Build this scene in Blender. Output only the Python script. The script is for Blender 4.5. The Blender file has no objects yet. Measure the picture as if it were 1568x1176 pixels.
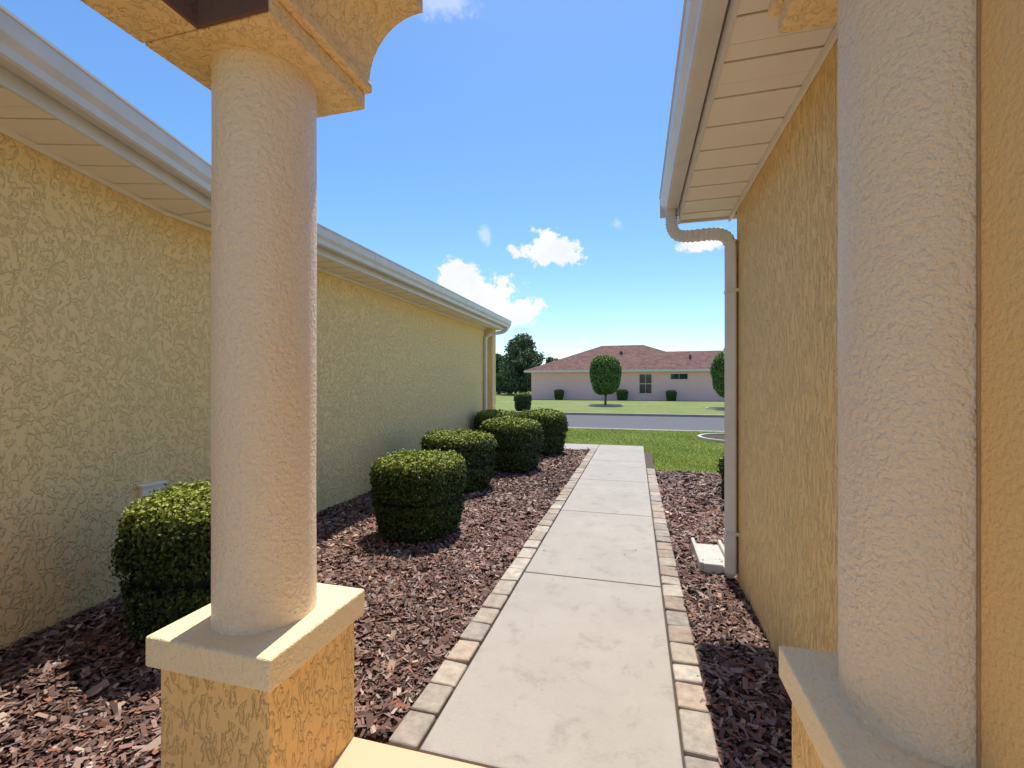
import bpy, bmesh, math, random
import numpy as np
from mathutils import Vector
random.seed(4); rng=np.random.default_rng(7)
sc=bpy.context.scene
COL=sc.collection

# ---------------------------------------------------------------- helpers
def link(ob,parent=None):
    COL.objects.link(ob)
    if parent: ob.parent=parent
    return ob
def empty(name):
    e=bpy.data.objects.new(name,None); e.empty_display_size=.2
    return link(e)
def mesh_obj(name,verts,faces,mat=None,parent=None,smooth=False):
    me=bpy.data.meshes.new(name); me.from_pydata([tuple(v) for v in verts],[],faces); me.update()
    bm=bmesh.new(); bm.from_mesh(me); bmesh.ops.recalc_face_normals(bm,faces=bm.faces); bm.to_mesh(me); bm.free()
    if smooth: me.polygons.foreach_set('use_smooth',[True]*len(me.polygons))
    if mat: me.materials.append(mat)
    return link(bpy.data.objects.new(name,me),parent)
def np_mesh(name,V,k,colors,mat,parent=None,smooth=False):
    n=len(V)//k
    me=bpy.data.meshes.new(name)
    me.vertices.add(len(V)); me.vertices.foreach_set('co',V.astype(np.float32).ravel())
    me.loops.add(len(V)); me.loops.foreach_set('vertex_index',np.arange(len(V),dtype=np.int32))
    me.polygons.add(n); me.polygons.foreach_set('loop_start',np.arange(0,len(V),k,dtype=np.int32))
    me.update(calc_edges=True)
    if colors is not None:
        at=me.color_attributes.new('Col','FLOAT_COLOR','POINT')
        c=np.ones((len(V),4),dtype=np.float32); c[:,:3]=colors
        at.data.foreach_set('color',c.ravel())
    me.materials.append(mat)
    return link(bpy.data.objects.new(name,me),parent)
def box(name,x0,x1,y0,y1,z0,z1,mat,parent=None,bevel=0.0,seg=2):
    me=bpy.data.meshes.new(name); bm=bmesh.new()
    bmesh.ops.create_cube(bm,size=1)
    for v in bm.verts:
        v.co=Vector(((x0+x1)/2+v.co.x*(x1-x0),(y0+y1)/2+v.co.y*(y1-y0),(z0+z1)/2+v.co.z*(z1-z0)))
    if bevel>0: bmesh.ops.bevel(bm,geom=bm.edges[:],offset=bevel,segments=seg,affect='EDGES',profile=.5)
    bm.to_mesh(me); bm.free(); me.materials.append(mat)
    return link(bpy.data.objects.new(name,me),parent)
def sweep(name,path,prof,mat,parent=None,side=1,closed=True):
    P=[Vector(p) for p in path]; n=len(P); M=[]
    for i in range(n):
        ns=[]
        if i>0: d=(P[i]-P[i-1]).normalized(); ns.append(Vector((d.y,-d.x))*side)
        if i<n-1: d=(P[i+1]-P[i]).normalized(); ns.append(Vector((d.y,-d.x))*side)
        if len(ns)==1: M.append(ns[0])
        else:
            m=(ns[0]+ns[1]).normalized(); M.append(m/m.dot(ns[0]))
    V=[];F=[];k=len(prof)
    for p,m in zip(P,M):
        for u,z in prof: V.append((p.x+m.x*u,p.y+m.y*u,z))
    for i in range(n-1):
        for j in range(k if closed else k-1):
            a=i*k+j; b=i*k+(j+1)%k
            F.append((a,b,b+k,a+k))
    if closed:
        F.append(tuple(range(k))[::-1]); F.append(tuple((n-1)*k+j for j in range(k)))
    return mesh_obj(name,V,F,mat,parent)
def tube(name,pts,w,h,side,mat,parent=None,steps=10,corr=None):
    P=[Vector(p) for p in pts]; S=[]
    for i in range(len(P)-1):
        p0=P[max(i-1,0)];p1=P[i];p2=P[i+1];p3=P[min(i+2,len(P)-1)]
        for s in range(steps):
            t=s/steps
            S.append(.5*((2*p1)+(p2-p0)*t+(2*p0-5*p1+4*p2-p3)*t*t+(-p0+3*p1-3*p2+p3)*t**3))
    S.append(P[-1]); side=Vector(side).normalized()
    sec=[]
    for q in range(16):
        a=2*math.pi*q/16; c,s_=math.cos(a),math.sin(a)
        sec.append((math.copysign(abs(c)**.35,c)*w/2,math.copysign(abs(s_)**.35,s_)*h/2))
    V=[];F=[]
    for i,p in enumerate(S):
        t=(S[min(i+1,len(S)-1)]-S[max(i-1,0)]).normalized()
        nn=t.cross(side).normalized()
        k=1.0
        if corr and p.z>corr[0] and p.z<corr[1]: k=1+.08*(1 if (i%2) else -1)
        for a,b in sec: V.append(p+side*a*k+nn*b*k)
    for i in range(len(S)-1):
        for j in range(16):
            a=i*16+j;b=i*16+(j+1)%16
            F.append((a,b,b+16,a+16))
    F.append(tuple(range(16))[::-1]);F.append(tuple((len(S)-1)*16+j for j in range(16)))
    return mesh_obj(name,V,F,mat,parent)

# ---------------------------------------------------------------- materials
def newmat(name):
    m=bpy.data.materials.new(name); m.use_nodes=True
    nt=m.node_tree; b=nt.nodes['Principled BSDF']
    return m,nt,b
def N(nt,t,**kw):
    n=nt.nodes.new(t)
    for k,v in kw.items(): setattr(n,k,v)
    return n
def noise(nt,vec,scale,detail=4,rough=.5,dist=0):
    n=N(nt,'ShaderNodeTexNoise'); n.inputs['Scale'].default_value=scale
    n.inputs['Detail'].default_value=detail; n.inputs['Roughness'].default_value=rough
    n.inputs['Distortion'].default_value=dist
    if vec is not None: nt.links.new(vec,n.inputs['Vector'])
    return n.outputs['Fac']
def ramp(nt,fac,stops):
    r=N(nt,'ShaderNodeValToRGB'); e=r.color_ramp.elements
    while len(e)<len(stops): e.new(.5)
    for el,(p,c) in zip(e,stops):
        el.position=p; el.color=(*c,1) if len(c)==3 else c
    nt.links.new(fac,r.inputs['Fac']); return r.outputs['Color']
def math_(nt,op,a,b=None,c=None,clamp=False):
    n=N(nt,'ShaderNodeMath',operation=op); n.use_clamp=clamp
    for i,v in enumerate((a,b,c)):
        if v is None: continue
        if isinstance(v,(int,float)): n.inputs[i].default_value=v
        else: nt.links.new(v,n.inputs[i])
    return n.outputs[0]
def sstep(nt,v,a,b,to=1.0):
    mr=N(nt,'ShaderNodeMapRange',interpolation_type='SMOOTHSTEP')
    mr.inputs['From Min'].default_value=a; mr.inputs['From Max'].default_value=b; mr.inputs['To Max'].default_value=to
    nt.links.new(v,mr.inputs['Value']); return mr.outputs[0]
def coord(nt,scale=(1,1,1)):
    tc=N(nt,'ShaderNodeTexCoord'); mp=N(nt,'ShaderNodeMapping')
    mp.inputs['Scale'].default_value=scale
    nt.links.new(tc.outputs['Object'],mp.inputs['Vector']); return mp.outputs['Vector']
def bump(nt,b,h,dist,strength=1.0):
    bn=N(nt,'ShaderNodeBump'); bn.inputs['Strength'].default_value=strength
    bn.inputs['Distance'].default_value=dist
    nt.links.new(h,bn.inputs['Height']); nt.links.new(bn.outputs[0],b.inputs['Normal'])
def mixc(nt,f,a,b,mode='MIX'):
    n=N(nt,'ShaderNodeMix',data_type='RGBA',blend_type=mode)
    if isinstance(f,(int,float)): n.inputs[0].default_value=f
    else: nt.links.new(f,n.inputs[0])
    for i,v in ((6,a),(7,b)):
        if isinstance(v,tuple): n.inputs[i].default_value=(*v,1)
        else: nt.links.new(v,n.inputs[i])
    return n.outputs[2]

def stucco(name,col,plate=.004,scale=(18,18,14),fine=.0015,fs=110,rough=.75,specks=True,dist=.4,cm=.12,brk=(.38,.5)):
    """knock-down stucco: short raised trowel strokes over a sandy float coat"""
    m,nt,b=newmat(name); v=coord(nt)
    fn=noise(nt,v,fs,2,.6)
    h=math_(nt,'MULTIPLY',fn,fine)
    c=mixc(nt,noise(nt,v,1.3,4,.6),col,tuple(a*d_ for a,d_ in zip(col,(.95,.93,.89))))
    if plate>0:
        n1=noise(nt,coord(nt,scale),1.0,2,.55,dist)
        d=math_(nt,'ABSOLUTE',math_(nt,'SUBTRACT',n1,.5))
        rd=sstep(nt,d,.085,.015)
        n2=noise(nt,coord(nt,tuple(s*1.1 for s in scale)),1.0,1,.5)
        rd=math_(nt,'MULTIPLY',rd,sstep(nt,n2,brk[0],brk[1]))
        h=math_(nt,'ADD',h,math_(nt,'MULTIPLY',rd,plate))
        c=mixc(nt,math_(nt,'MULTIPLY',rd,cm),c,tuple(min(1,a*1.15) for a in col))
    bump(nt,b,h,1.0)
    if specks:
        sp=noise(nt,v,38,2,.7)
        c=mixc(nt,sstep(nt,sp,.70,.78,.30),c,tuple(a*d_ for a,d_ in zip(col,(.5,.42,.33))))
    nt.links.new(c,b.inputs['Base Color']); b.inputs['Roughness'].default_value=rough
    b.inputs['Specular IOR Level'].default_value=.4
    return m
M_wallL=stucco('yellow_stucco',(.98,.70,.32),.0085,(20,20,17),.0030,90,dist=.5)
M_wallR=stucco('yellow_stucco_drag',(.98,.65,.27),.0095,(36,36,9),.0026,cm=.45)
M_wallN=stucco('yellow_stucco_fine',(.97,.65,.28),0,fine=.008,fs=60)
M_ped=stucco('yellow_stucco_pier',(.97,.63,.25),.0080,(30,30,14),.0026)
M_col=stucco('cream_column_stucco',(.94,.77,.57),0,fine=.0120,fs=62,rough=.42)
M_cap=stucco('cream_cap_stucco',(.96,.78,.49),.0016,(34,34,34),fine=.0048,fs=70)
M_beam=stucco('yellow_beam_stucco',(.96,.69,.35),.0045,(28,28,28),fine=.0040,fs=70)
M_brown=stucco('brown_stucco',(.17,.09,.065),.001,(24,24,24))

def plain(name,col,rough=.5,var=.08,scale=3,bmp=0,bscale=60,metal=0):
    m,nt,b=newmat(name); v=coord(nt)
    n=noise(nt,v,scale,4,.6)
    c=mixc(nt,n,tuple(x*(1-var) for x in col),tuple(min(1,x*(1+var)) for x in col))
    nt.links.new(c,b.inputs['Base Color']); b.inputs['Roughness'].default_value=rough
    b.inputs['Metallic'].default_value=metal
    if bmp: bump(nt,b,noise(nt,v,bscale,3,.6),bmp)
    return m
M_white=plain('white_aluminium',(.70,.66,.61),.32,.16,6)
M_soffit=plain('vinyl_soffit',(.88,.80,.70),.5,.04,4)
M_dark=plain('dark_gap',(.10,.09,.08),.9)
M_seam=plain('caulk_seam',(.45,.29,.14),.9,.4,8)
M_shingle_dark=plain('dark_shingle',(.12,.10,.09),.9,.4,20,.004)
M_glass=plain('window_glass',(.03,.04,.05),.08)
M_pinkwall=plain('mauve_stucco',(.95,.55,.51),.85,.05,1.5,.003)
M_greywall=plain('grey_stucco',(.6,.6,.6),.85)
M_kerb=plain('kerb_concrete',(.36,.31,.24),.9,.3,2,.003)
M_porch=plain('porch_paint',(.70,.50,.31),.6,.06,3,.001)
M_splash=plain('splash_concrete',(.55,.52,.46),.8,.25,9,.002)
M_bark=plain('bark',(.14,.10,.075),.95,.4,12,.01,20)
M_soil2=plain('joint_soil',(.10,.075,.055),.95,.4,40,.004)

def vcol(name,rough=.6,spec=.3,bmp=0,bscale=80,mul=None):
    m,nt,b=newmat(name)
    a=N(nt,'ShaderNodeVertexColor'); a.layer_name='Col'
    c=a.outputs[0]
    if mul:
        v=coord(nt); n=noise(nt,v,mul[0],5,.7)
        c=mixc(nt,1.0,c,ramp(nt,n,[(.3,(mul[1],)*3),(.7,(1.1,1.1,1.1))]),'MULTIPLY')
    nt.links.new(c,b.inputs['Base Color'])
    b.inputs['Roughness'].default_value=rough; b.inputs['Specular IOR Level'].default_value=spec
    if bmp: bump(nt,b,noise(nt,coord(nt),bscale,4,.65),bmp)
    return m
M_leaf=vcol('leaf',.55,.28)
M_grassb=vcol('grass_blade',.6,.2)
M_chip=vcol('bark_chip',.65,.3)
M_paver=vcol('tumbled_paver',.85,.3,bmp=.004,bscale=45,mul=(14,.62))
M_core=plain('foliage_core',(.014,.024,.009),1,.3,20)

m,nt,b=newmat('mulch_soil'); v=coord(nt)
vo=N(nt,'ShaderNodeTexVoronoi'); vo.inputs['Scale'].default_value=55
mp=coord(nt,(1,1.6,1)); nt.links.new(mp,vo.inputs['Vector'])
c=ramp(nt,vo.outputs['Color'],[(0,(.04,.022,.016)),(.5,(.11,.063,.045)),(1,(.2,.125,.09))])
nt.links.new(c,b.inputs['Base Color']); b.inputs['Roughness'].default_value=.9
bump(nt,b,vo.outputs['Distance'],.02); M_soil=m
m,nt,b=newmat('path_concrete'); v=coord(nt)
n1=noise(nt,v,1.4,5,.7); n2=noise(nt,v,70,4,.75); n3=noise(nt,v,5,5,.75,.4); n4=noise(nt,v,19,2,.6)
c=mixc(nt,ramp(nt,n1,[(.3,(0,0,0)),(.7,(1,1,1))]),(.41,.375,.325),(.50,.46,.405))
c=mixc(nt,sstep(nt,n3,.50,.72,.75),c,(.31,.28,.24))
c=mixc(nt,math_(nt,'MULTIPLY',n2,.5),c,(.31,.28,.245))
c=mixc(nt,sstep(nt,n4,.72,.78,.5),c,(.2,.17,.13))
nt.links.new(c,b.inputs['Base Color']); b.inputs['Roughness'].default_value=.85
bump(nt,b,n2,.003); M_conc=m
m,nt,b=newmat('lawn_grass'); v=coord(nt)
n1=noise(nt,v,.35,5,.65); n2=noise(nt,v,9,5,.75); n3=noise(nt,v,60,2,.7)
c=mixc(nt,ramp(nt,n1,[(.35,(0,0,0)),(.65,(1,1,1))]),(.16,.235,.042),(.29,.32,.085))
c=mixc(nt,sstep(nt,n2,.42,.62,.8),c,(.115,.17,.03))
c=mixc(nt,sstep(nt,n3,.5,.7,.4),c,(.36,.34,.14))
nt.links.new(c,b.inputs['Base Color']); b.inputs['Roughness'].default_value=.9
bump(nt,b,n3,.02); M_lawn=m
m,nt,b=newmat('asphalt')
n1=noise(nt,coord(nt,(.15,1,1)),1.2,4,.6); n2=noise(nt,coord(nt),90,2,.7)
c=mixc(nt,n1,(.078,.080,.087),(.118,.12,.13)); c=mixc(nt,math_(nt,'MULTIPLY',n2,.4),c,(.17,.17,.175))
nt.links.new(c,b.inputs['Base Color']); b.inputs['Roughness'].default_value=.85
bump(nt,b,n2,.004); M_asph=m
m,nt,b=newmat('red_shingle')
tc=coord(nt)
br=N(nt,'ShaderNodeTexBrick'); br.inputs['Scale'].default_value=1; br.inputs['Brick Width'].default_value=.33
br.inputs['Row Height'].default_value=.14; br.inputs['Mortar Size'].default_value=.012; br.offset=.5
sx=N(nt,'ShaderNodeSeparateXYZ'); nt.links.new(tc,sx.inputs[0])
cx=N(nt,'ShaderNodeCombineXYZ'); nt.links.new(math_(nt,'ADD',sx.outputs[0],math_(nt,'MULTIPLY',sx.outputs[1],.4)),cx.inputs[0]); nt.links.new(math_(nt,'MULTIPLY',sx.outputs[2],2.4),cx.inputs[1])
nt.links.new(cx.outputs[0],br.inputs['Vector'])
br.inputs['Color1'].default_value=(.14,.058,.045,1); br.inputs['Color2'].default_value=(.24,.115,.09,1); br.inputs['Mortar'].default_value=(.08,.035,.03,1)
n1=noise(nt,tc,1.6,5,.75)
c=mixc(nt,1.0,br.outputs['Color'],ramp(nt,n1,[(.35,(.6,.6,.6)),(.65,(1.25,1.25,1.25))]),'MULTIPLY')
nt.links.new(c,b.inputs['Base Color']); b.inputs['Roughness'].default_value=.9; M_red=m

# ---------------------------------------------------------------- ground
prof=[(-300,-.05),(15.9,-.05),(15.95,-.17),(24.65,-.17),(24.7,-.05),(500,-.05)]
V=[];F=[]
for y,z in prof: V+=[(-400,y,z),(400,y,z)]
for i in range(len(prof)-1): F.append((2*i,2*i+1,2*i+3,2*i+2))
mesh_obj('lawn_ground',V,F,M_lawn)
mesh_obj('street',[(-300,16.1,-.155),(300,16.1,-.155),(300,24.5,-.155),(-300,24.5,-.155)],[(0,1,2,3)],M_asph)
box('kerb',-300,300,15.85,16.2,-.2,-.035,M_kerb,bevel=.02)
box('kerb',-300,300,24.4,24.75,-.2,-.035,M_kerb,bevel=.02)

def mz(x,y): return .12*np.exp(-((x+3.3)**2/.5+(y-1.2)**2/1.0))
def bed(name,x0,x1,y0,y1,nx,ny):
    V=[];F=[]
    for j in range(ny+1):
        for i in range(nx+1):
            x=x0+(x1-x0)*i/nx; y=y0+(y1-y0)*j/ny
            V.append((x,y,-.035+float(mz(x,y))))
    for j in range(ny):
        for i in range(nx):
            a=j*(nx+1)+i; F.append((a,a+1,a+nx+2,a+nx+1))
    return mesh_obj(name,V,F,M_soil,smooth=True)
def chips(name,regions,parent):
    VV=[];CC=[]
    pal=np.array([(.140,.070,.051),(.235,.130,.100),(.065,.036,.029),(.35,.225,.175),(.27,.20,.18),(.49,.37,.29),(.30,.125,.075)])
    pw=np.array([.22,.24,.16,.14,.13,.05,.06]); pw/=pw.sum()
    for (x0,x1,y0,y1,dens,s) in regions:
        n=int((x1-x0)*(y1-y0)*dens)
        x=rng.uniform(x0,x1,n); y=rng.uniform(y0,y1,n)
        lay=rng.uniform(0,1,n)
        z=-.03+mz(x,y)+lay*.028+.010*np.sin(x*9+y*3)*np.sin(y*7)
        th=rng.uniform(0,2*np.pi,n); tl=rng.normal(0,.30,n); rl=rng.normal(0,.38,n)
        L=rng.gamma(4,.0082,n)*s+.010; W=L*rng.uniform(.22,.55,n)
        t=np.stack([np.cos(th)*np.cos(tl),np.sin(th)*np.cos(tl),np.sin(tl)],1)
        sd=np.stack([-np.sin(th)*np.cos(rl),np.cos(th)*np.cos(rl),np.sin(rl)],1)
        c=np.stack([x,y,z],1)
        a=t*(L/2)[:,None]; bb=sd*(W/2)[:,None]
        k1=rng.uniform(.5,1,n)[:,None]; k2=rng.uniform(.4,1,n)[:,None]
        q=np.stack([c-a-bb*k1,c+a-bb*k2,c+a+bb*k1,c-a+bb*k2],1).reshape(-1,3)
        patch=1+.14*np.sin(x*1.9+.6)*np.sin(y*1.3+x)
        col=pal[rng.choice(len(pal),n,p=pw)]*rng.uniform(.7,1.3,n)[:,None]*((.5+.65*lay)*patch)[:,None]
        VV.append(q);CC.append(np.repeat(col,4,0))
    return np_mesh(name,np.concatenate(VV),4,np.concatenate(CC),M_chip,parent)
b1=bed('mulch_bed',-4.2,-1.0,-4.5,10.45,40,100)
b2=bed('mulch_bed',.30,3.2,1.70,8.4,10,20)
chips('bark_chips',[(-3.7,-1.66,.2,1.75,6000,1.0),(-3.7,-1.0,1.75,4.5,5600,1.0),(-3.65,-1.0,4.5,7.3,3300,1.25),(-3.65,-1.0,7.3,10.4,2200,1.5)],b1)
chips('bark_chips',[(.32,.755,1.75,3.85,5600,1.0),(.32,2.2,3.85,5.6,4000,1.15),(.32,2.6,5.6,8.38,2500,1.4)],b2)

# ---------------------------------------------------------------- path
path=empty('concrete_path')
ys=[1.70,3.54,5.39,7.24,9.09,10.55]
for i in range(5):
    box('slab',-.858,.180,ys[i]+.005,ys[i+1]-.005,-.10,0,M_conc,path,bevel=.008)
box('slab',-.858,.180,10.556,11.45,-.10,0,M_conc,path,bevel=.008)
for i in range(4):
    box('slab',-.858-1.2*(i+1)+.006,-.858-1.2*i-.006,10.62,11.45,-.10,0,M_conc,path,bevel=.008)
box('joint_bed',-1.005,.33,1.705,10.6,-.09,-.018,M_soil2,path)
box('porch_floor',-1.66,.75,-6.0,1.69,-.10,.004,M_porch,bevel=.006)
n=22; x=rng.uniform(-.84,.16,n); y=rng.uniform(2.4,11,n); th=rng.uniform(0,6.28,n)
t=np.stack([np.cos(th),np.sin(th),rng.normal(0,.2,n)],1); s=np.stack([-np.sin(th),np.cos(th),rng.normal(0,.2,n)],1)
L=rng.uniform(.006,.015,n)[:,None]; c=np.stack([x,y,np.full(n,.005)],1)
q=np.stack([c-t*L,c+s*L*.45,c+t*L,c-s*L*.45],1).reshape(-1,3)
cc=np.array([(.10,.05,.035),(.20,.12,.06),(.05,.03,.02)])[rng.integers(0,3,n)]
np_mesh('fallen_leaves',q,4,np.repeat(cc,4,0),M_chip)
def pavers():
    V=[];F=[];C=[]
    pal=[(.50,.43,.34),(.46,.40,.33),(.44,.35,.28),(.53,.47,.39),(.41,.36,.31),(.50,.40,.31)]
    def add(cx,cy,lx,ly,ang):
        z1=.006+random.uniform(-.005,.005); s=len(V); ca,sa=math.cos(ang),math.sin(ang)
        tl=random.uniform(-.004,.004)
        for z in (-.09,z1):
            for dx,dy in ((-1,-1),(1,-1),(1,1),(-1,1)):
                jx=dx*lx/2*random.uniform(.95,1.0); jy=dy*ly/2*random.uniform(.95,1.0)
                V.append((cx+jx*ca-jy*sa,cy+jx*sa+jy*ca,z+tl*dx))
        F.extend([(s+3,s+2,s+1,s),(s+4,s+5,s+6,s+7),(s,s+1,s+5,s+4),(s+1,s+2,s+6,s+5),(s+2,s+3,s+7,s+6),(s+3,s,s+4,s+7)])
        c=random.choice(pal);k=random.uniform(.85,1.12); C.extend([tuple(a*k for a in c)]*8)
    for side,(xc,yend) in enumerate(((-.858-.078,10.6),(.18+.078,8.4))):
        y=1.70
        while y<yend:
            L=random.choice((.15,.2,.2,.24,.27)); add(xc,y+L/2,.138,L-.008,random.uniform(-.02,.02)); y+=L
    x=-1.02
    while x>-4.5:
        L=random.choice((.2,.24)); add(x-L/2,10.53,L-.01,.138,random.uniform(-.02,.02)); x-=L
    me=bpy.data.meshes.new('paver_edging'); me.from_pydata(V,[],F); me.update()
    at=me.color_attributes.new('Col','FLOAT_COLOR','POINT')
    for i,c in enumerate(C): at.data[i].color=(*c,1)
    me.materials.append(M_paver)
    ob=link(bpy.data.objects.new('paver_edging',me))
    bv=ob.modifiers.new('b','BEVEL'); bv.width=.011; bv.segments=3; bv.limit_method='NONE'
pavers()

# ---------------------------------------------------------------- houses (near)
GUT=[(.42,2.93),(.50,2.915),(.515,2.925),(.52,2.965),(.545,3.00),(.552,3.045),(.552,3.075),(.560,3.08),(.560,3.095),(.535,3.095),(.535,3.06),(.50,2.95),(.425,2.95),(.425,3.09),(.42,3.09)]
def eave(parent,pathpts,side):
    sweep('gutter',pathpts,GUT,M_white,parent,side)
    sweep('fascia',pathpts,[(.395,2.852),(.412,2.852),(.412,3.08),(.395,3.08)],M_white,parent,side)
    sweep('drip_edge',pathpts,[(.38,3.094),(.44,3.097),(.455,3.085),(.458,3.11),(.38,3.12)],M_dark,parent,side)
    sweep('frieze',pathpts,[(.002,2.835),(.018,2.835),(.018,2.868),(.002,2.868)],M_soffit,parent,side)
    sweep('soffit_backing',pathpts,[(-.05,2.886),(.39,2.886),(.39,2.90),(-.05,2.90)],M_dark,parent,side)
    sweep('roof',pathpts,[(.45,3.10),(-4.2,4.95),(-4.2,5.0),(.45,3.135)],M_shingle_dark,parent,side)
    V=[];F=[]
    for si in range(len(pathpts)-1):
        A=Vector(pathpts[si]);B=Vector(pathpts[si+1]);d=(B-A);L=d.length;d.normalize();nn=Vector((d.y,-d.x))*side
        z=2.870-(.003 if (si==0 and len(pathpts)>2) else 0); t=0; k=0
        while t<L:
            w=.150 if k%2 else .105
            w=min(w,L-t)
            g=.010 if k%2 else .006
            if w>g+.01:
                zz=z+(.0 if k%2 else .004)
                s=len(V)
                for h in (zz,zz+.008):
                    for (tt,u) in ((t+g/2,.0),(t+w-g/2,.0),(t+w-g/2,.396),(t+g/2,.396)):
                        p=A+d*tt+nn*u; V.append((p.x,p.y,h))
                F.extend([(s+3,s+2,s+1,s),(s+4,s+5,s+6,s+7),(s,s+1,s+5,s+4),(s+1,s+2,s+6,s+5),(s+2,s+3,s+7,s+6),(s+3,s,s+4,s+7)])
            t+=w;k+=1
    mesh_obj('soffit_panels',V,F,M_soffit,parent)
H1=empty('stucco_house')
K=Vector((-3.6,2.75)); dn=Vector((.288,-.958)).normalized(); A=K+dn*3.4
wp=[(A.x,A.y),(K.x,K.y),(-3.6,10.62)]
wp2=[(A.x,A.y),(K.x,K.y),(-3.6,11.15)]
sweep('wall',wp,[(-.2,-.2),(0,-.2),(0,2.885),(-.2,2.885)],M_wallL,H1,1)
eave(H1,wp2,1)
for (yy) in (4.9,8.0):
    sweep('gutter_seam',[(-3.6,yy),(-3.6,yy+.025)],[(u*1.0+.003,z-.003) for u,z in GUT[1:9]]+[(.50,3.0)],M_white,H1,1)
box('end_wall',-10,-3.8,10.42,10.62,-.2,2.885,M_wallL,H1)
box('corner_pilaster',-3.85,-3.42,10.75,11.02,-.1,2.868,M_wallL,H1,.004)
box('pilaster_base',-3.9,-3.36,10.70,11.07,-.1,.70,M_cap,H1,.008)
box('pilaster_base_cap',-3.93,-3.30,10.66,11.11,.70,.78,M_cap,H1,.01)
tube('downspout',[(-3.10,10.9,2.93),(-3.11,10.9,2.86),(-3.2,10.85,2.79),(-3.45,10.68,2.72),(-3.545,10.6,2.62),(-3.55,10.58,2.4),(-3.55,10.58,.15),(-3.53,10.58,.05),(-3.4,10.58,.0)],.07,.09,(.4,.9,0),M_white,H1)
H2=empty('stucco_house.001')
box('wall',.754,.954,1.45,3.85,-.2,2.885,M_wallR,H2,.004)
box('wall_return',.752,.954,-2.5,1.449,-.2,3.4,M_wallN,H2)
box('caulk_seam',.747,.753,1.268,1.276,.62,3.1,M_seam,H2,.002)
box('end_wall',.954,9,3.65,3.85,-.2,2.885,M_wallR,H2)
eave(H2,[(.754,1.755),(.754,4.08)],-1)
box('gutter_end_cap',.20,.335,4.080,4.086,2.915,3.095,M_white,H2)
box('eave_closure',.345,1.2,4.055,4.078,2.852,3.09,M_white,H2)
tube('downspout',[(.285,3.96,2.935),(.286,3.96,2.86),(.292,3.955,2.78),(.33,3.94,2.715),(.42,3.91,2.690),(.56,3.87,2.680),(.65,3.835,2.655),(.695,3.815,2.59),(.706,3.81,2.45),(.706,3.81,1.2),(.706,3.81,.16),(.706,3.82,.08),(.70,3.87,.03),(.69,3.95,.015)],.075,.085,(.35,.93,0),M_white,H2,7,(2.54,2.88))
for z in (.35,2.2): box('strap',.662,.757,3.762,3.858,z,z+.025,M_white,H2,.002)
sb=empty('splash_block')
box('tray',.52,.74,3.98,4.55,-.03,.015,M_splash,sb,.006)
box('rim_side',.50,.53,3.95,4.57,-.03,.06,M_splash,sb,.008)
box('rim_side',.73,.76,3.95,4.57,-.03,.06,M_splash,sb,.008)
box('rim_back',.53,.73,3.93,3.965,-.03,.06,M_splash,sb,.008)
oc=empty('outlet_box')
p=K+dn*.13
box('cover',p.x+.0,p.x+.06,p.y-.11,p.y+.06,.60,.74,M_soffit,oc,.008)
box('hinge_lid',p.x+.01,p.x+.075,p.y-.12,p.y+.07,.735,.755,M_soffit,oc,.004)

# ---------------------------------------------------------------- porch columns
def shaft(name,cx,cy,r,z0,z1,parent):
    V=[];F=[];n=96;rows=60
    for j in range(rows+1):
        z=z0+(z1-z0)*j/rows
        for i in range(n):
            a=2*math.pi*i/n
            rr=r*(1+.004*math.sin(3*a+z*2.3)+.003*math.sin(5*a-z*4)+.002*math.sin(z*9+2*a))
            if j==0: rr*=1.015
            V.append((cx+rr*math.cos(a),cy+rr*math.sin(a),z))
    for j in range(rows):
        for i in range(n):
            a=j*n+i;b=j*n+(i+1)%n; F.append((a,b,b+n,a+n))
    mesh_obj(name,V,F,M_col,parent,True)
def column(name,cx,cy,half,covedir):
    e=empty(name)
    box('pedestal',cx-half+.03,cx+half-.03,cy-half+.03,cy+half-.03,-.12,.515,M_ped,e,.010,3)
    box('pedestal_cap',cx-half,cx+half,cy-half,cy+half,.513,.62,M_cap,e,.009,3)
    shaft('shaft',cx,cy,.18,.615,2.69,e)
    x0=cx-half; x1=cx+half
    box('abacus',x0,x1,cy-half,cy+half,2.68,2.75,M_beam,e,.006,2)
    box('abacus_step',x0+.002 if covedir>0 else x0-.03,x1+.03 if covedir>0 else x1-.002,cy-half+.001,cy+half+.010,2.75,2.79,M_beam,e,.008,2)
    s=covedir; xs=(x1+.02) if s>0 else (x0-.02)
    pts=[(xs-s*.3,2.79)]
    for i in range(15):
        a=math.pi/2*i/14
        pts.append((xs+s*.235*(1-math.cos(a)),2.79+.25*math.sin(a)))
    pts+= [(xs+s*.25,3.04),(xs+s*.25,3.12),(xs-s*.3,3.12)]
    V=[(x,cy-half,z) for x,z in pts]+[(x,cy+half,z) for x,z in pts]; k=len(pts)
    F=[tuple(range(k)),tuple(range(k,2*k))[::-1]]+[(i,(i+1)%k,(i+1)%k+k,i+k) for i in range(k)]
    mesh_obj('cove_bracket',V,F,M_beam,e)
    return e
c1=column('porch_column',-1.388,1.46,.265,1)
c2=column('porch_column.001',.733,1.455,.268,-1)
pb=empty('porch_beam')
box('header',-1.656,.80,1.195,1.725,3.122,3.5,M_beam,pb,.004)
box('side_beam',-1.656,-1.412,-2.5,1.191,2.682,3.5,M_beam,pb,.006)
box('header_core',-1.654,-1.10,1.199,1.720,2.79,3.121,M_beam,pb)
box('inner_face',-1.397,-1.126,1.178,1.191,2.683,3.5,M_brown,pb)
box('inner_side_face',-1.411,-1.398,-2.5,1.19,2.684,3.5,M_brown,pb)

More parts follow.
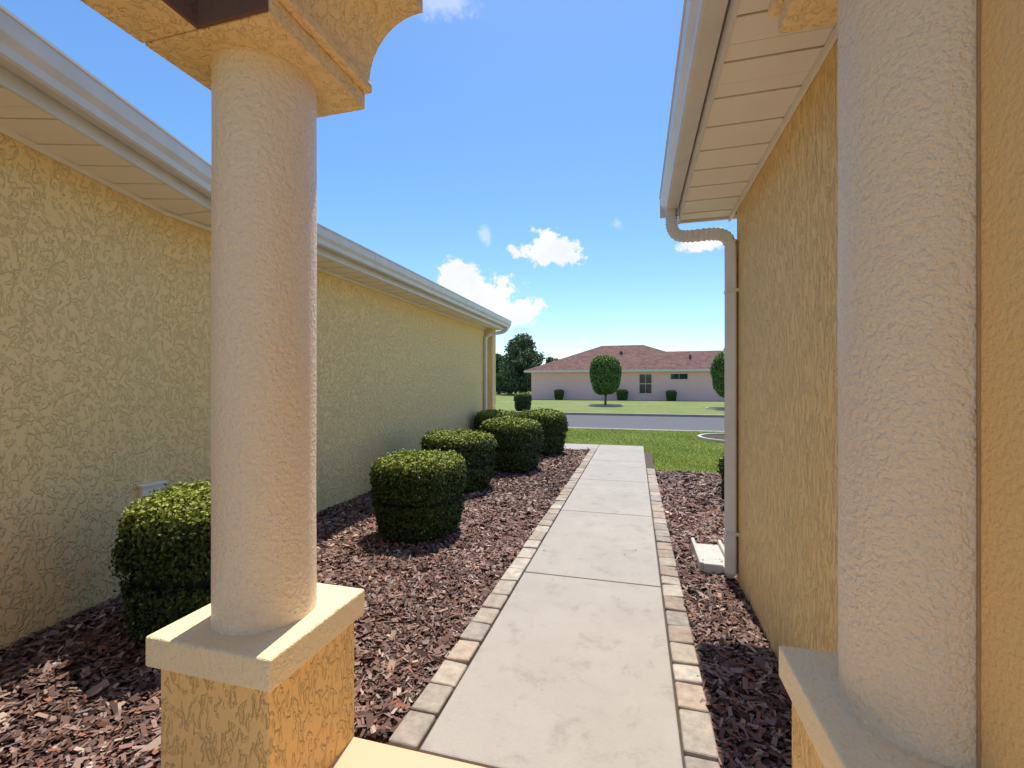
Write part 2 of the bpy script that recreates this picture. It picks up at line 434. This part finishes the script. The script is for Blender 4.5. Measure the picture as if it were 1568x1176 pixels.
# ---------------------------------------------------------------- foliage
def wob(p,f,s):
    return (np.sin(p[:,0]*f+s)*np.sin(p[:,1]*f*1.13+s*2.1)+np.sin(p[:,2]*f*1.31+s*3.3)*np.sin(p[:,0]*f*.7+1.7*s))*.5
def leafquads(c,nrm,L,W,spread):
    n=len(c)
    d=nrm+rng.normal(0,spread,(n,3)); d/=np.linalg.norm(d,axis=1)[:,None]
    r=rng.normal(0,1,(n,3)); t=r-d*(r*d).sum(1)[:,None]; t/=np.linalg.norm(t,axis=1)[:,None]
    s=np.cross(d,t)
    l=(L*rng.uniform(.7,1.3,n)/2)[:,None]; w=(W*rng.uniform(.7,1.3,n)/2)[:,None]
    return np.stack([c-t*l,c+s*w-t*l*.1,c+t*l,c-s*w-t*l*.1],1).reshape(-1,3)
def shrub(name,cx,cy,R,H,n,L,e=.26,z0=-.03,taper=.84,seed=0,top=(.30,.35,.05),parent=None,ry=1.0,dk=1.0):
    s=seed+1.3
    ph=np.linspace(-math.pi/2*.97,math.pi/2,600)
    co=np.abs(np.cos(ph))**e; si=np.sign(np.sin(ph))*np.abs(np.sin(ph))**e
    rho=R*co; zz=H/2*(1+si)
    ds=np.hypot(np.diff(rho),np.diff(zz))*(rho[:-1]+rho[1:]+.02); cdf=np.concatenate([[0],np.cumsum(ds)]);cdf/=cdf[-1]
    def surf(u,th,push=0):
        p=np.interp(u,cdf,ph)
        co=np.abs(np.cos(p))**e; si=np.sign(np.sin(p))*np.abs(np.sin(p))**e
        tp=taper+(1-taper)*np.clip((1+si)/2*1.5,0,1)
        sq=1+.035*np.cos(4*th+s)
        x=R*co*tp*np.cos(th)*sq; y=R*co*tp*np.sin(th)*ry*sq; z=H/2*(1+si)
        nr=np.stack([np.abs(np.cos(p))**(2-e)*np.cos(th)/R,np.abs(np.cos(p))**(2-e)*np.sin(th)/R,np.sign(np.sin(p))*np.abs(np.sin(p))**(2-e)/(H/2)],1)
        nr/=np.linalg.norm(nr,axis=1)[:,None]
        P=np.stack([x,y,z],1)
        P=P+nr*(R*.055*wob(P,5/R*.9,s)+R*.028*wob(P,17/R,s*2)+push)[:,None]
        P[:,2]-=.04*H*(np.hypot(x,y)/R)**2*(si>0)
        return P+np.array([cx,cy,z0]),nr
    u=rng.uniform(0,1,n); th=rng.uniform(0,2*np.pi,n)
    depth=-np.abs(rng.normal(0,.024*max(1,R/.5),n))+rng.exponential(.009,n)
    P,nr=surf(u,th,depth)
    q=leafquads(P,nr,L,L*.58,.75)
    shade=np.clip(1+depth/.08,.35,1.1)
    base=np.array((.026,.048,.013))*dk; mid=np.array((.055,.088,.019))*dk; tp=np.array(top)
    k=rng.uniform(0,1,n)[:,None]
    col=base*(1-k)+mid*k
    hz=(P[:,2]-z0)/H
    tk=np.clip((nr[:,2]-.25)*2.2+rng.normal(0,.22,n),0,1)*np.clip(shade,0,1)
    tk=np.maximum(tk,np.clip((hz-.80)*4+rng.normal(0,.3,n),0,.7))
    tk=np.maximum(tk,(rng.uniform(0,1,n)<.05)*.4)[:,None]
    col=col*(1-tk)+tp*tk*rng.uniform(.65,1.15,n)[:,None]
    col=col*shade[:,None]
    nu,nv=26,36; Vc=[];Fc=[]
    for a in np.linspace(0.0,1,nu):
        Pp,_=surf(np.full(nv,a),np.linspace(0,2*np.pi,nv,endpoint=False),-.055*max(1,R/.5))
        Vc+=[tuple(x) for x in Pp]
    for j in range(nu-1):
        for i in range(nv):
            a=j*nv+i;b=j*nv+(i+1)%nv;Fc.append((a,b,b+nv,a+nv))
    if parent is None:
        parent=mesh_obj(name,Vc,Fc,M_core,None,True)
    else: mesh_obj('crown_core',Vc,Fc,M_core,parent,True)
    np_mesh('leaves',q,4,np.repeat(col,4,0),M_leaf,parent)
    return parent
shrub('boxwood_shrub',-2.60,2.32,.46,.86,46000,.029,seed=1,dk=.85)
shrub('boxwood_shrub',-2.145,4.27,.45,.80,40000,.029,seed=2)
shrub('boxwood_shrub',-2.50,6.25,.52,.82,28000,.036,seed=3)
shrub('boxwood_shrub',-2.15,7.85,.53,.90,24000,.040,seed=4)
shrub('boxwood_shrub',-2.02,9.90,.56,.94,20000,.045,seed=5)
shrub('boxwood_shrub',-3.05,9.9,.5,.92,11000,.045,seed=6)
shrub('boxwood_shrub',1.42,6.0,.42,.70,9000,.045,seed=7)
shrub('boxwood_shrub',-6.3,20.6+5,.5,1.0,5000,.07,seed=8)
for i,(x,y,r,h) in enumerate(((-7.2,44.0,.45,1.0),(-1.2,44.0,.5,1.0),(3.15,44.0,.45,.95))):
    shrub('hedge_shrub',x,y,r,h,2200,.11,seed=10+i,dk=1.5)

def limb(V,F,p,q,r0,r1,n=8):
    p=Vector(p);q=Vector(q);d=(q-p).normalized();u=d.orthogonal().normalized();w=d.cross(u);s=len(V)
    for (c,r) in ((p,r0),(q,r1)):
        for i in range(n):
            a=2*math.pi*i/n; V.append(c+u*math.cos(a)*r+w*math.sin(a)*r)
    for i in range(n): F.append((s+i,s+(i+1)%n,s+n+(i+1)%n,s+n+i))
def ring(x,y,rr,parent):
    n=40
    o=mesh_obj('mulch_ring',[(x+rr*math.cos(2*math.pi*i/n),y+rr*math.sin(2*math.pi*i/n),-.02) for i in range(n)],[tuple(range(n))],M_soil,parent)
    Vt=[];Ft=[]
    for i in range(n):
        for r2,z in ((rr,-.05),(rr,.02),(rr+.09,.02),(rr+.09,-.05)):
            a=2*math.pi*i/n; Vt.append((x+r2*math.cos(a),y+r2*math.sin(a),z))
    for i in range(n):
        for k in range(4):
            Ft.append((i*4+k,i*4+(k+1)%4,((i+1)%n)*4+(k+1)%4,((i+1)%n)*4+k))
    mesh_obj('ring_edging',Vt,Ft,M_splash,parent or o)
def topiary(x,y,seed,R=1.15,zc=.75,H=2.8):
    V=[];F=[]
    limb(V,F,(x,y,-.05),(x+.02,y,.7),.09,.07)
    for a in range(6):
        an=a*1.05; limb(V,F,(x+.02,y,.6),(x+math.cos(an)*.55,y+math.sin(an)*.55,1.5),.05,.025)
    t=mesh_obj('topiary_tree',V,F,M_bark)
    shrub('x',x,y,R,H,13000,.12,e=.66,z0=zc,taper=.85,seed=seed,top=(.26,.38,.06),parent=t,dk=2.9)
    ring(x,y,1.25,t)
topiary(-2.1,33.3,21)
topiary(5.55,30.5,22,1.05,.7,2.8)
def tree(name,x,y,H,R,seed,n=9000,L=.35,col0=(.045,.070,.030),col1=(.13,.18,.06),nb=26,lo=.2,top=.28):
    r=np.random.default_rng(seed); V=[];F=[]
    limb(V,F,(x,y,-.1),(x,y,H*.45),R*.08,R*.05); limb(V,F,(x,y,H*.45),(x+R*.05,y,H*.85),R*.05,R*.02)
    cs=[];rs=[]
    for i in range(nb):
        t=(i+.5)/nb; z=H*(lo+(.93-lo)*t); w=R*(math.sin(math.pi*min(1,top+t*(.97-top)))**.7)
        a=i*2.4+r.uniform(-.4,.4); q=w*math.sqrt(r.uniform(.05,1))*.8
        c=(x+q*math.cos(a),y+q*math.sin(a),z); cs.append(c); rs.append(R*r.uniform(.24,.40)*(1-.35*t))
        limb(V,F,(x,y,z*.65),c,R*.03,R*.01,5)
    t=mesh_obj(name,V,F,M_bark)
    cs=np.array(cs);rs=np.array(rs)
    ix=r.integers(0,nb,n); d=r.normal(0,1,(n,3)); d/=np.linalg.norm(d,axis=1)[:,None]
    rad=rs[ix]*r.uniform(.45,1.2,n); P=cs[ix]+d*rad[:,None]*np.array([1,1,.75])
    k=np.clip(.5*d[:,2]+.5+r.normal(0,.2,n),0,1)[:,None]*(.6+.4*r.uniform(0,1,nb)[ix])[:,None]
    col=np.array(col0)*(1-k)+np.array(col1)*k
    np_mesh('leaves',leafquads(P,d,L,L*.6,.8),4,np.repeat(col,4,0),M_leaf,t)
g0,g1=(.065,.095,.045),(.18,.24,.09)
tree('oak_tree',-15.4,62,8.6,3.6,31,15000,.34,g0,g1,nb=48,lo=.12)
tree('oak_tree',-20.0,66,6.2,3.2,32,8000,.34,g0,g1,lo=.10)
tree('oak_tree',-17.9,68,5.2,2.6,36,6000,.34,g0,g1,lo=.10)
tree('oak_tree',-24.5,75,6.3,3.8,33,7000,.4,g0,g1,lo=.12)
tree('oak_tree',-11.6,64,5.4,2.6,34,6500,.34,g0,g1,lo=.12)
tree('oak_tree',12.2,64,7.5,2.6,35,5000,.34,g0,g1)
P=[];C=[]
r=np.random.default_rng(5)
for i in range(130):
    x=-150+300*i/130+r.uniform(-1.5,1.5); y=135+r.uniform(-8,8); hh=r.uniform(4.5,8)
    n=350; d=r.normal(0,1,(n,3)); d/=np.linalg.norm(d,axis=1)[:,None]
    p=np.array((x,y,hh*.52))+d*np.array((2.8,2.6,hh*.5))*r.uniform(.6,1.05,n)[:,None]
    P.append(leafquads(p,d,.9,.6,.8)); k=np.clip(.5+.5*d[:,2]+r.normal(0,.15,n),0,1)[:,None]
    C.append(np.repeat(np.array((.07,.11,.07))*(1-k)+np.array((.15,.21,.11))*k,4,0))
np_mesh('distant_trees',np.concatenate(P),4,np.concatenate(C),M_leaf)

def blades(name,regs):
    VV=[];CC=[]
    for x0,x1,y0,y1,dens,h in regs:
        n=int((x1-x0)*(y1-y0)*dens); x=rng.uniform(x0,x1,n);y=rng.uniform(y0,y1,n)
        a=rng.uniform(0,2*np.pi,n); w=.006*h/.04; hh=h*rng.uniform(.5,1.3,n)
        lx=rng.normal(0,.7,n)*hh; ly=rng.normal(0,.7,n)*hh
        b=np.stack([x,y,np.full(n,-.05)],1); o=np.stack([np.cos(a)*w,np.sin(a)*w,a*0],1); tp=b+np.stack([lx,ly,hh],1)
        VV.append(np.stack([b-o,b+o,tp],1).reshape(-1,3))
        k=np.clip(.5+.35*np.sin(x*2.1+y*.8)*np.sin(y*1.7)+rng.normal(0,.25,n),0,1)[:,None]
        c=np.array((.27,.37,.05))*(1-k)+np.array((.50,.54,.13))*k
        CC.append(np.repeat(c,3,0))
    return np_mesh(name,np.concatenate(VV),3,np.concatenate(CC),M_grassb)
blades('grass_blades',[(.19,3.4,8.4,11.5,3800,.035),(-3.2,4.0,11.5,15.85,2000,.035)])

# ---------------------------------------------------------------- far house
def hip(name,x0,x1,y0,y1,z0,z1,rx0,rx1,mat,parent):
    ym=(y0+y1)/2
    V=[(x0,y0,z0),(x1,y0,z0),(x1,y1,z0),(x0,y1,z0),(rx0,ym,z1),(rx1,ym,z1)]
    mesh_obj(name,V,[(0,1,5,4),(1,2,5),(2,3,4,5),(3,0,4),(0,3,2,1)],mat,parent)
H3=empty('suburban_house')
box('walls',-10.2,7.2,45,57.8,-.1,2.72,M_pinkwall,H3)
box('walls_wing',7.1,17,45.2,53.5,-.1,2.72,M_pinkwall,H3)
hip('roof_main',-10.8,7.8,44.4,58.4,2.85,5.75,-3.6,.8,M_red,H3)
hip('roof_wing',-4.0,17.6,44.45,54.2,2.86,4.85,1.0,12.6,M_red,H3)
box('fascia_front',-10.8,17.6,44.38,44.44,2.66,2.848,M_white,H3)
box('fascia_side',-10.84,-10.78,44.4,58.4,2.66,2.848,M_white,H3)
box('soffit',-10.77,17.5,44.45,45.0,2.68,2.715,M_white,H3)
def window(x0,x1,z0,z1,y,parent,mull=True):
    box('window_glass',x0,x1,y-.02,y+.05,z0,z1,M_glass,parent)
    for a in ((x0-.07,x0,z0-.07,z1+.07),(x1,x1+.07,z0-.07,z1+.07),(x0,x1,z0-.07,z0),(x0,x1,z1,z1+.07)):
        box('window_frame',a[0],a[1],y-.05,y+.03,a[2],a[3],M_white,parent)
    if mull:
        box('window_rail',x0,x1,y-.035,y+.03,(z0+z1)/2-.03,(z0+z1)/2+.03,M_white,parent)
    xm=(x0+x1)/2; box('window_mullion',xm-.015,xm+.015,y-.03,y+.02,z0,z1,M_white,parent)
window(.35,1.45,.62,2.42,45,H3); window(3.15,4.65,1.95,2.45,45,H3,False)
box('roof_vent',-1.6,-1.3,48.5,48.8,4.3,4.9,M_dark,H3,.02); box('roof_vent',5.0,5.2,47,47.2,3.9,4.35,M_dark,H3,.02)
H4=empty('suburban_house.001')
box('walls',-34,-22,88,98,-.1,2.6,M_greywall,H4)
hip('roof',-34.6,-21.4,87.4,98.6,2.65,4.4,-29,-27,M_shingle_dark,H4)
box('garage_door',-27,-23.5,87.95,88.02,0,2.1,M_white,H4)
mesh_obj('driveway',[(-27.5,24.8,-.04),(-23,24.8,-.04),(-23,88,-.04),(-27.5,88,-.04)],[(0,1,2,3)],M_conc)
ring(2.75,13.9,.95,None)

# ---------------------------------------------------------------- sky + sun
EL,AZ=67,-6   # azimuth from +Y towards +X, degrees
w=bpy.data.worlds.new('World'); sc.world=w; w.use_nodes=True; nt=w.node_tree
bg=nt.nodes['Background']
sky=N(nt,'ShaderNodeTexSky',sky_type='NISHITA'); sky.sun_disc=False
sky.sun_elevation=math.radians(EL); sky.sun_rotation=math.radians(AZ)
sky.air_density=1.0; sky.dust_density=.3; sky.ozone_density=2.0
tc=N(nt,'ShaderNodeTexCoord'); gen=tc.outputs['Generated']
def dot(vec,d):
    n=N(nt,'ShaderNodeVectorMath',operation='DOT_PRODUCT'); nt.links.new(vec,n.inputs[0]); n.inputs[1].default_value=d
    return n.outputs['Value']
nz=noise(nt,gen,13,5,.66,.2)
nb=noise(nt,gen,42,3,.65)
nval=math_(nt,'ADD',math_(nt,'MULTIPLY',math_(nt,'SUBTRACT',nz,.5),2.6),math_(nt,'MULTIPLY',math_(nt,'SUBTRACT',nb,.5),2.0))
mask=None
clouds=[(-10.6,16.2,3.7,1.35,1),(-11.0,17.0,1.9,1.7,1),(7.9,16.0,2.4,1.1,1),
 (-22.2,13.3,2.3,1.6,1),(-20.5,11.6,3.8,2.3,1),(-17.2,11.3,3.2,2.4,1),(-13.8,9.6,3.0,1.2,1),(-17.6,9.2,5.0,1.9,1),
 (-18.7,18.1,.9,1.3,.45),(-2.2,18.9,1.0,.8,.3),(-24,40,2.8,1.4,.45)]
for az,el,ww,hh,st in clouds:
    a=math.radians(az);e=math.radians(el)
    eu=(math.cos(a),-math.sin(a),0); c=(math.sin(a)*math.cos(e),math.cos(a)*math.cos(e),math.sin(e))
    ev=(-math.sin(a)*math.sin(e),-math.cos(a)*math.sin(e),math.cos(e))
    u=math_(nt,'DIVIDE',dot(gen,eu),math.radians(ww)); v=math_(nt,'DIVIDE',dot(gen,ev),math.radians(hh))
    rr=math_(nt,'SQRT',math_(nt,'ADD',math_(nt,'MULTIPLY',u,u),math_(nt,'MULTIPLY',v,v)))
    rr=math_(nt,'ADD',rr,nval)
    rr=math_(nt,'ADD',rr,math_(nt,'MULTIPLY',math_(nt,'LESS_THAN',dot(gen,c),0),9))
    mk=sstep(nt,rr,1.15,.70 if st==1 else .1,st)
    mask=mk if mask is None else math_(nt,'MAXIMUM',mask,mk)
hs=N(nt,'ShaderNodeHueSaturation'); hs.inputs['Saturation'].default_value=1.20; hs.inputs['Value'].default_value=1.0
nt.links.new(sky.outputs[0],hs.inputs['Color'])
tint=mixc(nt,1.0,hs.outputs[0],(1.20,1.26,1.30),'MULTIPLY')
cl=mixc(nt,nz,(5.0,5.4,6.0),(8.0,8.0,8.0))
col=mixc(nt,mask,tint,cl)
nt.links.new(col,bg.inputs['Color']); bg.inputs['Strength'].default_value=.15
sd=bpy.data.lights.new('sun','SUN'); sd.energy=5.0; sd.angle=math.radians(.5); sd.color=(1,.92,.80)
so=link(bpy.data.objects.new('sun',sd))
a=math.radians(AZ);e=math.radians(EL)
dirv=Vector((math.sin(a)*math.cos(e),math.cos(a)*math.cos(e),math.sin(e)))
so.rotation_euler=dirv.to_track_quat('Z','Y').to_euler(); so.location=dirv*30

# ---------------------------------------------------------------- camera
cd=bpy.data.cameras.new('camera'); cd.lens=16; cd.sensor_width=36; cd.clip_start=.02; cd.clip_end=2000
co=link(bpy.data.objects.new('camera',cd)); co.location=(0,0,1.5); co.rotation_euler=(math.radians(90),0,math.radians(15.2))
sc.camera=co
sc.view_settings.view_transform='Standard'; sc.view_settings.look='None'; sc.view_settings.exposure=0
